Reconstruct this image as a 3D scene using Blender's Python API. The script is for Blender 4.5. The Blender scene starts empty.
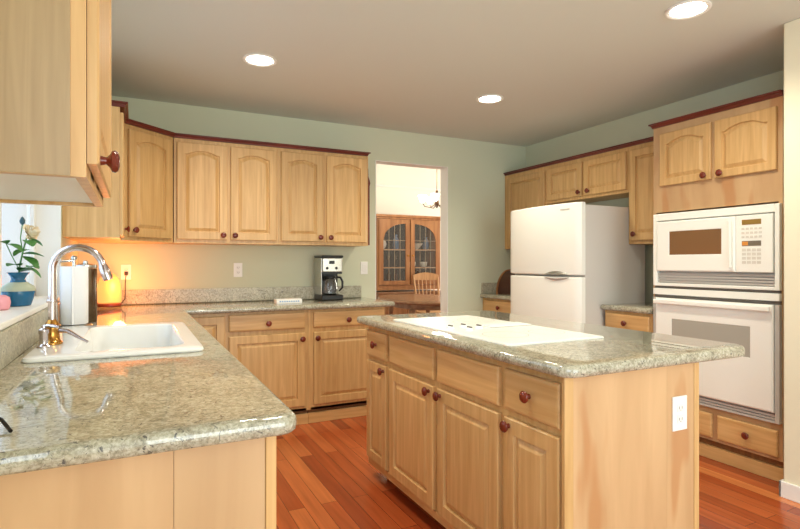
import bpy, bmesh, math, random
from mathutils import Vector, Matrix
random.seed(7)
S = bpy.context.scene
C = S.collection
PI = math.pi

# ------------------------------------------------------------------ camera
cam = bpy.data.cameras.new('camera'); co = bpy.data.objects.new('camera', cam); C.objects.link(co)
F = 532.3; TH = .4621
cam.sensor_width = 36; cam.lens = F / 800 * 36
cam.shift_y = -(264.5 - 263.2) / 800
cam.clip_start = .02
co.location = (0, 0, 1.228); co.rotation_euler = (PI / 2, 0, -TH)
S.camera = co
# ------------------------------------------------------------------ world / view
w = bpy.data.worlds.new('world'); S.world = w; w.use_nodes = True
bg = w.node_tree.nodes['Background']; bg.inputs[0].default_value = (.72, .86, 1, 1); bg.inputs[1].default_value = .7
S.view_settings.view_transform = 'Standard'; S.view_settings.look = 'None'
S.view_settings.gamma = 1; S.view_settings.use_curve_mapping = False
S.view_settings.exposure = 0.74

def area(name, loc, rot, sx, sy, power, col):
    l = bpy.data.lights.new(name, 'AREA'); l.shape = 'RECTANGLE'; l.size = sx; l.size_y = sy
    l.energy = power; l.color = col
    o = bpy.data.objects.new(name, l); C.objects.link(o); o.location = loc; o.rotation_euler = rot
    return o
# fill added at the unseen rear; daylight through the sink window and nook window
area('rear_fill', (1.6, -2.85, 1.25), (PI / 2, 0, 0), 2.4, 2.1, 60, (.93, 1, .95))
area('sink_window_daylight', (-.66, 2.6, 1.6), (0, -PI / 2, 0), 1.1, 1.7, 8, (.62, .8, 1))
area('nook_window_daylight', (-.35, -1.0, 1.45), (0, -PI / 2, 0), 1.3, 2.0, 24, (.66, .83, 1))
area('dining_fill', (7.0, 6.9, 1.6), (0, PI / 2, 0), 1.6, 1.8, 58, (1, .97, .92))  # fill added to brighten the dining room, no window in that wall

# ------------------------------------------------------------------ materials
def rgb(r, g, b):
    def f(c):
        c /= 255
        return c / 12.92 if c <= .04045 else ((c + .055) / 1.055) ** 2.4
    return (f(r), f(g), f(b), 1)

def mat(name, col, rough=.5, metal=0, emis=None, es=0, spec=.5, trans=0, bump=0, bscale=200, coat=0, ior=1.45):
    m = bpy.data.materials.new(name); m.use_nodes = True
    nt = m.node_tree; b = nt.nodes['Principled BSDF']
    b.inputs['Base Color'].default_value = col
    b.inputs['Roughness'].default_value = rough; b.inputs['Metallic'].default_value = metal
    b.inputs['Specular IOR Level'].default_value = spec
    b.inputs['Transmission Weight'].default_value = trans; b.inputs['IOR'].default_value = ior
    b.inputs['Coat Weight'].default_value = coat
    if emis: b.inputs['Emission Color'].default_value = emis; b.inputs['Emission Strength'].default_value = es
    tc = nt.nodes.new('ShaderNodeTexCoord'); n = nt.nodes.new('ShaderNodeTexNoise'); n.inputs['Scale'].default_value = bscale
    nt.links.new(tc.outputs['Object'], n.inputs['Vector'])
    if bump:
        bp = nt.nodes.new('ShaderNodeBump'); bp.inputs['Strength'].default_value = bump; bp.inputs['Distance'].default_value = .002
        nt.links.new(n.outputs['Fac'], bp.inputs['Height']); nt.links.new(bp.outputs['Normal'], b.inputs['Normal'])
    else:
        mr = nt.nodes.new('ShaderNodeMapRange'); mr.inputs[3].default_value = rough * .93; mr.inputs[4].default_value = rough * 1.07
        nt.links.new(n.outputs['Fac'], mr.inputs[0]); nt.links.new(mr.outputs[0], b.inputs['Roughness'])
    return m

def wood(name, c1, c2, scale=(42, 42, 2.2), rough=.38, var=.10, fleck=None):
    m = bpy.data.materials.new(name); m.use_nodes = True
    nt = m.node_tree; N = nt.nodes; L = nt.links; b = N['Principled BSDF']
    tc = N.new('ShaderNodeTexCoord'); mp = N.new('ShaderNodeMapping'); mp.inputs['Scale'].default_value = scale
    oi = N.new('ShaderNodeObjectInfo')
    add = N.new('ShaderNodeVectorMath'); add.operation = 'ADD'
    sc = N.new('ShaderNodeVectorMath'); sc.operation = 'SCALE'; sc.inputs[0].default_value = (7, 13, 5)
    L.new(oi.outputs['Random'], sc.inputs['Scale'])
    L.new(tc.outputs['Object'], mp.inputs['Vector']); L.new(mp.outputs[0], add.inputs[0]); L.new(sc.outputs[0], add.inputs[1])
    n = N.new('ShaderNodeTexNoise'); n.inputs['Scale'].default_value = 1.0; n.inputs['Detail'].default_value = 5; n.inputs['Distortion'].default_value = .6
    L.new(add.outputs[0], n.inputs['Vector'])
    cr = N.new('ShaderNodeValToRGB'); cr.color_ramp.elements[0].position = .3; cr.color_ramp.elements[1].position = .7
    cr.color_ramp.elements[0].color = c1; cr.color_ramp.elements[1].color = c2
    L.new(n.outputs['Fac'], cr.inputs[0])
    hs = N.new('ShaderNodeHueSaturation'); mr = N.new('ShaderNodeMapRange')
    mr.inputs[3].default_value = 1 - var; mr.inputs[4].default_value = 1 + var * .6
    L.new(oi.outputs['Random'], mr.inputs[0]); L.new(mr.outputs[0], hs.inputs['Value']); L.new(cr.outputs[0], hs.inputs['Color'])
    outc = hs.outputs[0]
    if fleck:   # heartwood streaks
        m2 = N.new('ShaderNodeMapping'); m2.inputs['Scale'].default_value = (7, 7, 1.5); m2.inputs['Location'].default_value = (3.1, .4, .9); L.new(tc.outputs['Object'], m2.inputs[0])
        n2 = N.new('ShaderNodeTexNoise'); n2.inputs['Scale'].default_value = 1; n2.inputs['Detail'].default_value = 2; L.new(m2.outputs[0], n2.inputs['Vector'])
        r2 = N.new('ShaderNodeValToRGB'); r2.color_ramp.elements[0].position = .60; r2.color_ramp.elements[1].position = .66
        r2.color_ramp.elements[0].color = (0, 0, 0, 1); r2.color_ramp.elements[1].color = (.6, .6, .6, 1); L.new(n2.outputs['Fac'], r2.inputs[0])
        mx = N.new('ShaderNodeMix'); mx.data_type = 'RGBA'; mx.inputs[7].default_value = fleck
        L.new(r2.outputs[0], mx.inputs[0]); L.new(hs.outputs[0], mx.inputs[6]); outc = mx.outputs[2]
    L.new(outc, b.inputs['Base Color'])
    b.inputs['Roughness'].default_value = rough
    bp = N.new('ShaderNodeBump'); bp.inputs['Strength'].default_value = .06; bp.inputs['Distance'].default_value = .002
    L.new(n.outputs['Fac'], bp.inputs['Height']); L.new(bp.outputs[0], b.inputs['Normal'])
    return m

MAPLE = wood('maple', rgb(200, 156, 98), rgb(222, 182, 124))
MAPLE_H = wood('maple_horizontal', rgb(200, 154, 96), rgb(222, 180, 122), scale=(2.2, 42, 42))
MAPLE_P = wood('maple_panel', rgb(196, 156, 112), rgb(216, 178, 132), scale=(9, 9, 1.1), fleck=rgb(186, 128, 78))
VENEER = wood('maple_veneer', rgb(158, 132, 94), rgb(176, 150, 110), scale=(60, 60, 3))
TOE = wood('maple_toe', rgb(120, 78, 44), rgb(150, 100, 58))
CHERRY = wood('cherry_trim', rgb(92, 34, 26), rgb(120, 48, 36), scale=(3, 3, 20), rough=.3)
KNOB = wood('cherry_knob', rgb(96, 34, 22), rgb(130, 52, 32), rough=.22)
OAK = wood('oak', rgb(150, 100, 60), rgb(188, 134, 86), scale=(14, 14, 1.4))
OAKD = wood('dark_oak', rgb(126, 90, 64), rgb(166, 126, 94), scale=(3, 14, 14), rough=.25)
WHITE = mat('appliance_white', rgb(249, 249, 240), .28)
WHITEG = mat('appliance_grey', rgb(196, 192, 184), .35)
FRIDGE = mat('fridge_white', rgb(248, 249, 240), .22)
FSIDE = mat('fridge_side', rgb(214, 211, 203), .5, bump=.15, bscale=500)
SINK = mat('sink_enamel', rgb(240, 240, 236), .1)
TRIM = mat('trim_white', rgb(240, 238, 232), .4)
BLACK = mat('black_plastic', rgb(18, 18, 18), .3)
GAP = mat('dark_gap', rgb(104, 98, 92), .6)
STEEL = mat('brushed_steel', rgb(190, 188, 182), .25, 1)
CHROME = mat('chrome', rgb(206, 196, 196), .14, 1)
BRASS = mat('brass', rgb(190, 140, 70), .2, 1)
BRONZE = mat('bronze', rgb(90, 66, 46), .35, 1)
TOWEL = mat('paper_towel', rgb(250, 251, 255), .9, bump=.4, bscale=120)
PLASTIC = mat('white_plastic', rgb(244, 242, 236), .35)
SLOT = mat('outlet_slot', rgb(120, 112, 104), .5)
GLASS = mat('clear_glass', (1, 1, 1, 1), .02, trans=1)
SMOKE = mat('brown_glass', rgb(126, 92, 62), .08, spec=.8)
OGLASS = mat('grey_glass', rgb(176, 172, 160), .12, spec=.6)
DISPLAY = mat('amber_display', rgb(150, 120, 60), .2)
CORD = mat('dark_cord', rgb(50, 26, 20), .5)
CEIL = mat('ceiling_paint', rgb(218, 221, 212), .9, bump=.25, bscale=140)
WALL = mat('sage_paint', rgb(212, 215, 189), .85, bump=.1, bscale=160)
CREAM = mat('cream_paint', rgb(236, 228, 200), .85, bump=.1, bscale=160)
DWALL = mat('dining_wall_paint', rgb(244, 240, 226), .9, bump=.1, bscale=120)

def granite(nm='granite', rg=.04):
    m = bpy.data.materials.new(nm); m.use_nodes = True
    nt = m.node_tree; N = nt.nodes; L = nt.links; b = N['Principled BSDF']
    tc = N.new('ShaderNodeTexCoord')
    mp = N.new('ShaderNodeMapping'); mp.inputs['Scale'].default_value = (1, 1, 1); mp.inputs['Rotation'].default_value = (0, 0, .5)
    L.new(tc.outputs['Object'], mp.inputs[0])
    def noise(s, d=6, dist=0, rough=.6):
        n = N.new('ShaderNodeTexNoise'); n.inputs['Scale'].default_value = s; n.inputs['Detail'].default_value = d
        n.inputs['Distortion'].default_value = dist; n.inputs['Roughness'].default_value = rough
        L.new(mp.outputs[0], n.inputs['Vector']); return n
    def ramp(src, stops):
        r = N.new('ShaderNodeValToRGB'); e = r.color_ramp.elements
        while len(e) < len(stops): e.new(.5)
        for i, (p, c) in enumerate(stops): e[i].position = p; e[i].color = c
        L.new(src, r.inputs[0]); return r
    def mix(f, a, bb):
        x = N.new('ShaderNodeMix'); x.data_type = 'RGBA'
        if f is None: x.inputs[0].default_value = .5
        else: L.new(f, x.inputs[0])
        L.new(a, x.inputs[6]); L.new(bb, x.inputs[7]); return x.outputs[2]
    base = ramp(noise(9, 5, .8).outputs['Fac'], [(.3, rgb(146, 140, 112)), (.5, rgb(174, 168, 138)), (.7, rgb(198, 194, 166))])
    fine = ramp(noise(110, 6, .4, .7).outputs['Fac'], [(.34, rgb(84, 80, 70)), (.46, rgb(164, 160, 146)), (.55, rgb(200, 196, 180)), (.68, rgb(238, 236, 226))])
    c1 = mix(None, base.outputs[0], fine.outputs[0])
    dk = ramp(noise(75, 3, 1.2, .6).outputs['Fac'], [(.60, (0, 0, 0, 1)), (.66, (1, 1, 1, 1))])
    dc = N.new('ShaderNodeRGB'); dc.outputs[0].default_value = rgb(96, 94, 88)
    c2 = mix(dk.outputs[0], c1, dc.outputs[0])
    vn = ramp(noise(6, 6, 2.2, .65).outputs['Fac'], [(.47, (0, 0, 0, 1)), (.5, (.55, .55, .55, 1)), (.53, (0, 0, 0, 1))])
    vc = N.new('ShaderNodeRGB'); vc.outputs[0].default_value = rgb(112, 104, 84)
    c3 = mix(vn.outputs[0], c2, vc.outputs[0])
    L.new(c3, b.inputs['Base Color']); b.inputs['Roughness'].default_value = rg
    b.inputs['Specular IOR Level'].default_value = .75
    return m
GRANITE = granite()
GRANITE_S = granite('granite_honed', .38)

def floor_mat():
    m = bpy.data.materials.new('hardwood_floor'); m.use_nodes = True
    nt = m.node_tree; N = nt.nodes; L = nt.links; b = N['Principled BSDF']
    tc = N.new('ShaderNodeTexCoord'); mp = N.new('ShaderNodeMapping'); mp.inputs['Rotation'].default_value = (0, 0, PI / 2)
    L.new(tc.outputs['Object'], mp.inputs[0])
    br = N.new('ShaderNodeTexBrick'); br.inputs['Scale'].default_value = 1
    br.inputs['Brick Width'].default_value = 1.1; br.inputs['Row Height'].default_value = .085
    br.inputs['Mortar Size'].default_value = .0012; br.inputs['Mortar Smooth'].default_value = .1
    br.offset = .37; br.inputs['Color1'].default_value = (0, 0, 0, 1); br.inputs['Color2'].default_value = (1, 1, 1, 1)
    br.inputs['Mortar'].default_value = (.1, .1, .1, 1)
    L.new(mp.outputs[0], br.inputs['Vector'])
    cr = N.new('ShaderNodeValToRGB'); e = cr.color_ramp.elements
    e[0].position = 0; e[0].color = rgb(146, 62, 30); e[1].position = 1; e[1].color = rgb(220, 138, 78)
    x = e.new(.45); x.color = rgb(176, 84, 42); x = e.new(.85); x.color = rgb(192, 98, 52)
    L.new(br.outputs['Color'], cr.inputs[0])
    mp2 = N.new('ShaderNodeMapping'); mp2.inputs['Scale'].default_value = (22, 1.2, 1); L.new(tc.outputs['Object'], mp2.inputs[0])
    n = N.new('ShaderNodeTexNoise'); n.inputs['Scale'].default_value = 1.5; n.inputs['Detail'].default_value = 6; L.new(mp2.outputs[0], n.inputs['Vector'])
    mr = N.new('ShaderNodeMapRange'); mr.inputs[1].default_value = .3; mr.inputs[2].default_value = .7; mr.inputs[3].default_value = .8; mr.inputs[4].default_value = 1.15
    L.new(n.outputs['Fac'], mr.inputs[0])
    hs = N.new('ShaderNodeHueSaturation'); L.new(mr.outputs[0], hs.inputs['Value']); L.new(cr.outputs[0], hs.inputs['Color'])
    mx = N.new('ShaderNodeMix'); mx.data_type = 'RGBA'; mx.inputs[7].default_value = rgb(70, 28, 14)
    L.new(br.outputs['Fac'], mx.inputs[0]); L.new(hs.outputs[0], mx.inputs[6])
    L.new(mx.outputs[2], b.inputs['Base Color']); b.inputs['Roughness'].default_value = .2
    return m
FLOOR = floor_mat()

# ------------------------------------------------------------------ helpers
def MB(): return bmesh.new()
def bx(bm, x0, x1, y0, y1, z0, z1, bev=0, seg=2):
    vs = [bm.verts.new(p) for p in ((x0, y0, z0), (x1, y0, z0), (x1, y1, z0), (x0, y1, z0), (x0, y0, z1), (x1, y0, z1), (x1, y1, z1), (x0, y1, z1))]
    fs = [bm.faces.new([vs[i] for i in f]) for f in ((0, 3, 2, 1), (4, 5, 6, 7), (0, 1, 5, 4), (1, 2, 6, 5), (2, 3, 7, 6), (3, 0, 4, 7))]
    if bev:
        es = list({e for f in fs for e in f.edges})
        bmesh.ops.bevel(bm, geom=es, offset=bev, segments=seg, affect='EDGES', profile=.5)
    return bm
def lathe(bm, prof, center=(0, 0, 0), axis='z', n=24):
    """prof: list of (r, h)"""
    cx, cy, cz = center; rings = []
    for r, hgt in prof:
        ring = []
        for i in range(n):
            a = 2 * PI * i / n; u, v = r * math.cos(a), r * math.sin(a)
            p = {'z': (cx + u, cy + v, cz + hgt), 'y': (cx + u, cy - hgt, cz + v), 'x': (cx + hgt, cy + u, cz + v)}[axis]
            ring.append(bm.verts.new(p))
        rings.append(ring)
    for a, b in zip(rings, rings[1:]):
        for i in range(n):
            j = (i + 1) % n; bm.faces.new((a[i], a[j], b[j], b[i]))
    bm.faces.new(rings[0]); bm.faces.new(rings[-1])
    return bm
def tube(bm, pts, rad, n=10):
    pts = [Vector(p) for p in pts]; rings = []
    if not isinstance(rad, (list, tuple)): rad = [rad] * len(pts)
    t0 = (pts[1] - pts[0]).normalized(); up = Vector((0, 0, 1)) if abs(t0.z) < .9 else Vector((0, 1, 0))
    s = t0.cross(up).normalized()
    for i, p in enumerate(pts):
        t = (pts[min(i + 1, len(pts) - 1)] - pts[max(i - 1, 0)]).normalized()
        s = (s - t * s.dot(t)).normalized(); q = t.cross(s)
        rings.append([bm.verts.new(p + rad[i] * (math.cos(2 * PI * k / n) * s + math.sin(2 * PI * k / n) * q)) for k in range(n)])
    for a, b in zip(rings, rings[1:]):
        for i in range(n):
            j = (i + 1) % n; bm.faces.new((a[i], a[j], b[j], b[i]))
    bm.faces.new(rings[0]); bm.faces.new(rings[-1])
    return bm
def loops(bm, ls, cap0=True, cap1=True):
    rs = [[bm.verts.new(p) for p in l] for l in ls]; n = len(rs[0])
    for a, b in zip(rs, rs[1:]):
        for i in range(n):
            j = (i + 1) % n; bm.faces.new((a[i], a[j], b[j], b[i]))
    if cap0: bm.faces.new(rs[0])
    if cap1: bm.faces.new(rs[-1])
    return rs
def obj(name, bm, m, parent=None, smooth=False, loc=None):
    bmesh.ops.recalc_face_normals(bm, faces=bm.faces[:])
    me = bpy.data.meshes.new(name); bm.to_mesh(me); bm.free()
    ms = m if isinstance(m, (list, tuple)) else [m]
    for x in ms: me.materials.append(x)
    if smooth:
        me.polygons.foreach_set('use_smooth', [True] * len(me.polygons))
        try: me.set_sharp_from_angle(angle=math.radians(40))
        except Exception: pass
    o = bpy.data.objects.new(name, me); C.objects.link(o)
    if parent: o.parent = parent
    if loc: o.location = loc
    return o
def tag(o, label, cat, group=None):
    o['label'] = label; o['category'] = cat
    if group: o['group'] = group
    return o
def thing(name, label, cat, loc=(0, 0, 0), rz=0, group=None):
    o = bpy.data.objects.new(name, None); C.objects.link(o); o.empty_display_size = .1
    o.location = loc; o.rotation_euler = (0, 0, rz); return tag(o, label, cat, group)
def struct(name, bm, m, parent=None, smooth=False):
    o = obj(name, bm, m, parent, smooth)
    if not parent: o['kind'] = 'structure'
    return o
def plain(name, label, cat, bm, m, group=None, smooth=False, loc=None):
    return tag(obj(name, bm, m, None, smooth, loc), label, cat, group)

D, R, H, XL, XN = 4.547, 3.785, 2.487, -.37, 3.05
# ------------------------------------------------------------------ room shell
b = MB(); bx(b, -.75, 7.2, -3, 8.4, -.1, 0); struct('floor', b, FLOOR)
b = MB(); bx(b, XL - .2, R + .2, -3, D + .137, H, H + .1); bx(b, 1.0, 7.2, D + .137, 8.4, 3.15, 3.25); struct('ceiling', b, CEIL)
# back wall with the doorway (2.009..2.801, up to 2.19)
b = MB(); bx(b, XL - .2, 2.009, D, D + .137, 0, H); bx(b, 2.801, R + .2, D, D + .137, 0, H); bx(b, 2.009, 2.801, D, D + .137, 2.19, H)
struct('wall_back', b, WALL)
b = MB()
bx(b, 1.997, 2.009, D - .002, D + .139, 0, 2.19); bx(b, 2.801, 2.812, D - .0, D + .139, 0, 2.19)
bx(b, 2.009, 2.801, D + .0, D + .139, 2.184, 2.192)
b.free()
b = MB(); bx(b, 2.794, 2.801, D + .001, D + .136, 0, 2.185); bx(b, 2.009, 2.016, D + .001, D + .136, 0, 2.185); bx(b, 2.009, 2.801, D + .001, D + .136, 2.184, 2.19)
struct('trim_1', b, TRIM)
b = MB(); bx(b, R, R + .15, 1.607, D, 0, H); struct('wall_right', b, WALL)
b = MB(); bx(b, XN, R + .2, -3, 1.607, 0, H, .008); struct('wall_near_right', b, CREAM)
# left wall with sink window and nook window
WY0, WY1, WZ0, WZ1 = 1.70, 3.51, 1.025, 2.15
b = MB()
bx(b, XL - .16, XL, -3, -2.1, 0, H); bx(b, XL - .16, XL, -2.1, 0.1, 0, .75); bx(b, XL - .16, XL, -2.1, .1, 2.15, H)
bx(b, XL - .16, XL, .1, WY0, 0, H); bx(b, XL - .16, XL, WY0, WY1, 0, WZ0); bx(b, XL - .16, XL, WY0, WY1, WZ1, H)
bx(b, XL - .16, XL, WY1, D, 0, H)
struct('wall_left', b, WALL)
# unseen rear wall, opening added for the rear fill light
b = MB(); bx(b, XL - .2, -.2, -3.1, -3, 0, H); bx(b, 2.8, R + .2, -3.1, -3, 0, H); bx(b, -.2, 2.8, -3.1, -3, 2.3, H); struct('wall_rear', b, CREAM)
b = MB(); bx(b, XN - .014, XN, -2.99, 1.607 + .014, 0, .085, .004); bx(b, XN - .014, XN + .1, 1.607, 1.621, 0, .085, .004); struct('baseboard_right', b, TRIM)

# window 1 (above the sink)
b = MB()
for y in (WY0, WY1 - .012): bx(b, XL - .16, XL + .0, y, y + .012, WZ0, WZ1)
bx(b, XL - .16, XL, WY0, WY1, WZ1 - .012, WZ1)
wr = struct('window_1', b, TRIM)
b = MB(); bx(b, XL - .175, XL + .012, WY0, WY1, WZ0, WZ0 + .022, .005); obj('window_sill', b, TRIM, wr)
fx0, fx1 = XL - .155, XL - .115
b = MB()
z0 = WZ0 + .022
for (a0, a1) in ((WY0 + .012, (WY0 + WY1) / 2), ((WY0 + WY1) / 2, WY1 - .012)):
    bx(b, fx0, fx1, a0, a0 + .045, z0, WZ1 - .012, .004); bx(b, fx0, fx1, a1 - .045, a1, z0, WZ1 - .012, .004)
    bx(b, fx0, fx1, a0, a1, z0, z0 + .045, .004); bx(b, fx0, fx1, a0, a1, WZ1 - .057, WZ1 - .012, .004)
obj('window_frame', b, TRIM, wr)
b = MB(); bx(b, fx0 + .016, fx0 + .021, WY0 + .03, WY1 - .03, z0 + .02, WZ1 - .03); obj('pane', b, GLASS, wr)
# outside: pale siding of the house next door and a low hedge
b = MB()
for k in range(26):
    zz = .0 + k * .14
    vs = [b.verts.new(p) for p in ((-3.4, -1, zz), (-3.4, 16, zz), (-3.42, 16, zz + .14), (-3.42, -1, zz + .14))]; b.faces.new(vs)
    vs = [b.verts.new(p) for p in ((-3.42, -1, zz), (-3.42, 16, zz), (-3.4, 16, zz), (-3.4, -1, zz))]; b.faces.new(vs)
bx(b, -3.6, -3.43, -1, 16, 0, 3.64)
plain('neighbouring_house', 'pale blue lap siding of the house outside the sink window', 'house', b, mat('pale_siding', rgb(190, 212, 232), .8))
b = MB(); bx(b, -6, -.75, -4, 16, -.2, -.1); struct('ground', b, mat('gravel', rgb(170, 165, 155), .9))

# dining room shell
b = MB(); bx(b, 1.6, 7.2, 8.2, 8.35, 0, 3.15); struct('wall_dining_back', b, DWALL)
b = MB(); bx(b, 1.45, 1.6, D + .137, 8.35, 0, 3.15); struct('wall_dining_left', b, DWALL)
b = MB(); bx(b, 7.05, 7.2, D + .137, 8.35, 0, 3.15); struct('wall_dining_right', b, DWALL)
b = MB(); bx(b, R + .2, 7.2, D, D + .137, 0, 3.15);  bx(b, 1.45, R + .2, D, D + .137, H + .1, 3.15); struct('wall_dining_front', b, DWALL)
b = MB(); bx(b, 1.6, 7.05, 8.13, 8.2, 3.06, 3.15, .02); bx(b, 1.6, 7.05, 8.16, 8.2, 3.0, 3.06, .01); struct('trim_2', b, TRIM)
b = MB()
for (x0, x1) in ((3.2, 5.2),):
    bx(b, x0, x1, 8.185, 8.2, 2.52, 2.56, .004); bx(b, x0, x0 + .04, 8.185, 8.2, .9, 2.42, .004); bx(b, x1 - .04, x1, 8.185, 8.2, .9, 2.42, .004)
struct('trim_3', b, TRIM)

# ------------------------------------------------------------------ cabinets
NA = 14
def opening(x0, x1, z0, zs, rise):
    p = [(x0, z0), (x1, z0), (x1, zs)]
    for i in range(1, NA):
        t = 1 - 2 * i / NA; s = min(1, abs(t) / .86)
        p.append(((x0 + x1) / 2 + t * (x1 - x0) / 2, zs + rise * (1 - s ** 2.2)))
    p.append((x0, zs)); return p
def panel_door(x0, x1, z0, z1, arch=0, fw=.055, t=.02):
    bm = MB(); e = .004
    zs = z1 - fw - arch
    def outer(d):
        X0, X1, Z0, Z1 = x0 + d, x1 - d, z0 + d, z1 - d
        p = [(X0, Z0), (X1, Z0), (X1, Z1)]
        for i in range(1, NA): p.append(((X0 + X1) / 2 + (1 - 2 * i / NA) * (X1 - X0) / 2, Z1))
        p.append((X0, Z1)); return p
    def inn(d): return opening(x0 + fw + d, x1 - fw - d, z0 + fw + d, zs - d, arch)
    L3 = lambda pts, y: [(x, y, z) for x, z in pts]
    loops(bm, [L3(outer(0), -.001), L3(outer(0), -t + e), L3(outer(e), -t), L3(inn(0), -t), L3(inn(.004), -t + .012), L3(inn(.009), -t + .012), L3(inn(.030), -t + .001)])
    return bm
def drawer_front(x0, x1, z0, z1, t=.02):
    bm = MB(); e = .006
    def r(d, y): return [(x0 + d, y, z0 + d), (x1 - d, y, z0 + d), (x1 - d, y, z1 - d), (x0 + d, y, z1 - d)]
    loops(bm, [r(0, -.001), r(0, -t + e), r(e * .6, -t + .0015), r(.012, -t)])
    return bm
def knob_mesh(x, z, y=-.02):
    bm = MB()
    lathe(bm, [(.009, 0), (.007, .010), (.012, .015), (.0195, .019), (.021, .024), (.0175, .029), (.009, .032)], (x, y, z), 'y', 18)
    return bm
def cabinet(name, label, loc, rz, W, z0, z1, depth, fronts, toe=None, top=False, group=None, body=True, hollow=False, under=False):
    t = thing(name, label, 'cabinet', (loc[0], loc[1], 0), rz, group)
    bm = MB(); th = .018
    if hollow or under:
        bx(bm, 0, th, 0, depth, z0, z1); bx(bm, W - th, W, 0, depth, z0, z1)
        zb = z0 + (.014 if under else 0)
        bx(bm, th, W - th, 0, depth - .006, zb, zb + th)
        bx(bm, th, W - th, depth - .006, depth, zb, z1)
        bx(bm, th, W - th, 0, th, z0, z0 + .035); bx(bm, th, W - th, 0, th, z1 - .03, z1)
        if under: bx(bm, th, W - th, th, depth - .006, z1 - th, z1)
        else:
            bx(bm, th, .05, 0, th, z0 + .035, z1 - .03); bx(bm, W - .05, W - th, 0, th, z0 + .035, z1 - .03)
            if any(f[0] == 'drawer' for f in fronts): bx(bm, .05, W - .05, 0, th, .69, .745)
    else: bx(bm, 0, W, 0, depth, z0, z1)
    obj('body', bm, MAPLE, t)
    for f in fronts:
        k, x0, x1, a0, a1 = f[:5]
        if k == 'door':
            d = obj('door', panel_door(x0, x1, a0, a1, f[5], f[7] if len(f) > 7 else .055), MAPLE, t, False)
        else:
            d = obj('drawer', drawer_front(x0, x1, a0, a1), MAPLE_H, t)
        kn = f[6] if k == 'door' else f[5]
        if kn: obj('knob', knob_mesh(*kn), KNOB, d, True)
    if toe == 'board':
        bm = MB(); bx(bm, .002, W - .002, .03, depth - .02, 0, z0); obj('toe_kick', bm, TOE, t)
        bm = MB(); bx(bm, 0, W, .004, .028, 0, .078, .003); obj('base_board', bm, MAPLE_H, t)
    elif toe == 'recess':
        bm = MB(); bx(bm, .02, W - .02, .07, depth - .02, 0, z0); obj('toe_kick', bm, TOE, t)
    return t

G_UB, G_LB = None, None
# near upper cabinet on the left wall (facing +X)
nt_ = cabinet('wall_cabinet', 'maple wall cabinet hanging closest at the top left, white underside', (-.077, 1.09), PI / 2, .564, 1.38, 2.15, .289,
        [('door', .004, .56, 1.405, 2.14, .04, (.04, 1.418))], under=True)
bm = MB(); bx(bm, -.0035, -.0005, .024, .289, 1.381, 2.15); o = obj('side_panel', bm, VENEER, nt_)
bm = MB(); bx(bm, .02, .544, .02, .28, 1.388, 1.3935); o = obj('underside', bm, TRIM, nt_); o['label'] = 'white underside panel'
# far upper cabinet on left wall
cabinet('wall_cabinet', 'narrow maple wall cabinet with plain side between window and corner cabinet', (-.08, 3.55), PI / 2, .385, 1.378, 2.15, .288,
        [('door', .004, .375, 1.395, 2.12, .028, (.34, 1.45))])
# diagonal corner cabinet: front from A to B
A = Vector((-.066, 3.945)); Bp = Vector((.250, 4.235))
ang = math.atan2(Bp.y - A.y, Bp.x - A.x); Wd = (Bp - A).length
t = thing('corner_wall_cabinet', 'diagonal maple corner wall cabinet with one arched door', 'cabinet', (A.x, A.y, 0), ang)
bm = MB(); inv = Matrix.Rotation(-ang, 2)
poly = [A, Bp, Vector((.25, D - .001)), Vector((XL + .001, D - .001)), Vector((XL + .001, 3.945))]
poly = [inv @ (p - A) for p in poly]
loops(bm, [[(p.x, p.y, 1.378) for p in poly], [(p.x, p.y, 2.15) for p in poly]]); obj('body', bm, MAPLE, t)
d = obj('door', panel_door(.03, Wd - .03, 1.405, 2.12, .025), MAPLE, t); obj('knob', knob_mesh(.065, 1.45), KNOB, d, True)
# back uppers, face frame front at Y=4.237
c1 = cabinet('wall_cabinet', 'double arched-door maple wall cabinet above the small white sign', (.256, 4.237), 0, .766, 1.378, 2.15, D - 4.238,
        [('door', .02, .374, 1.405, 2.12, .028, (.344, 1.44)), ('door', .40, .752, 1.405, 2.12, .028, (.43, 1.44))])
c2 = cabinet('wall_cabinet', 'double arched-door maple wall cabinet above the coffee maker', (1.024, 4.237), 0, .778, 1.378, 2.15, D - 4.238,
        [('door', .02, .372, 1.405, 2.12, .028, (.342, 1.44)), ('door', .40, .758, 1.405, 2.12, .028, (.43, 1.44))])
bm = MB()   # scroll-topped side trim
pr = [(.779, 1.385), (.806, 1.385), (.806, 1.90), (.812, 1.925), (.806, 1.95), (.795, 1.98), (.793, 2.05), (.779, 2.05)]
loops(bm, [[(x, .03, z) for x, z in pr], [(x, .05, z) for x, z in pr]]); o = obj('side_trim', bm, CHERRY, c2); o['label'] = 'dark scrolled trim on cabinet side'
# right wall uppers (facing -X) front body X=3.51
XU = 3.505
cabinet('wall_cabinet', 'maple wall cabinet behind the refrigerator in the far corner', (XU, D - .001), -PI / 2, .640, 1.378, 2.15, R - XU - .001,
        [('door', .05, .62, 1.40, 2.11, .0, (.56, 1.44))])
cabinet('wall_cabinet', 'short two-door maple wall cabinet above the refrigerator', (XU, 3.905), -PI / 2, .935, 1.79, 2.15, R - XU - .001,
        [('door', .015, .452, 1.815, 2.115, .0, (.43, 1.85), .05), ('door', .478, .92, 1.815, 2.115, .0, (.535, 1.85), .05)])
cabinet('wall_cabinet', 'tall single-door maple wall cabinet between refrigerator and ovens', (XU, 2.968), -PI / 2, .440, 1.378, 2.15, R - XU - .001,
        [('door', .02, .425, 1.405, 2.115, .0, (.07, 1.455))])
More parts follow.
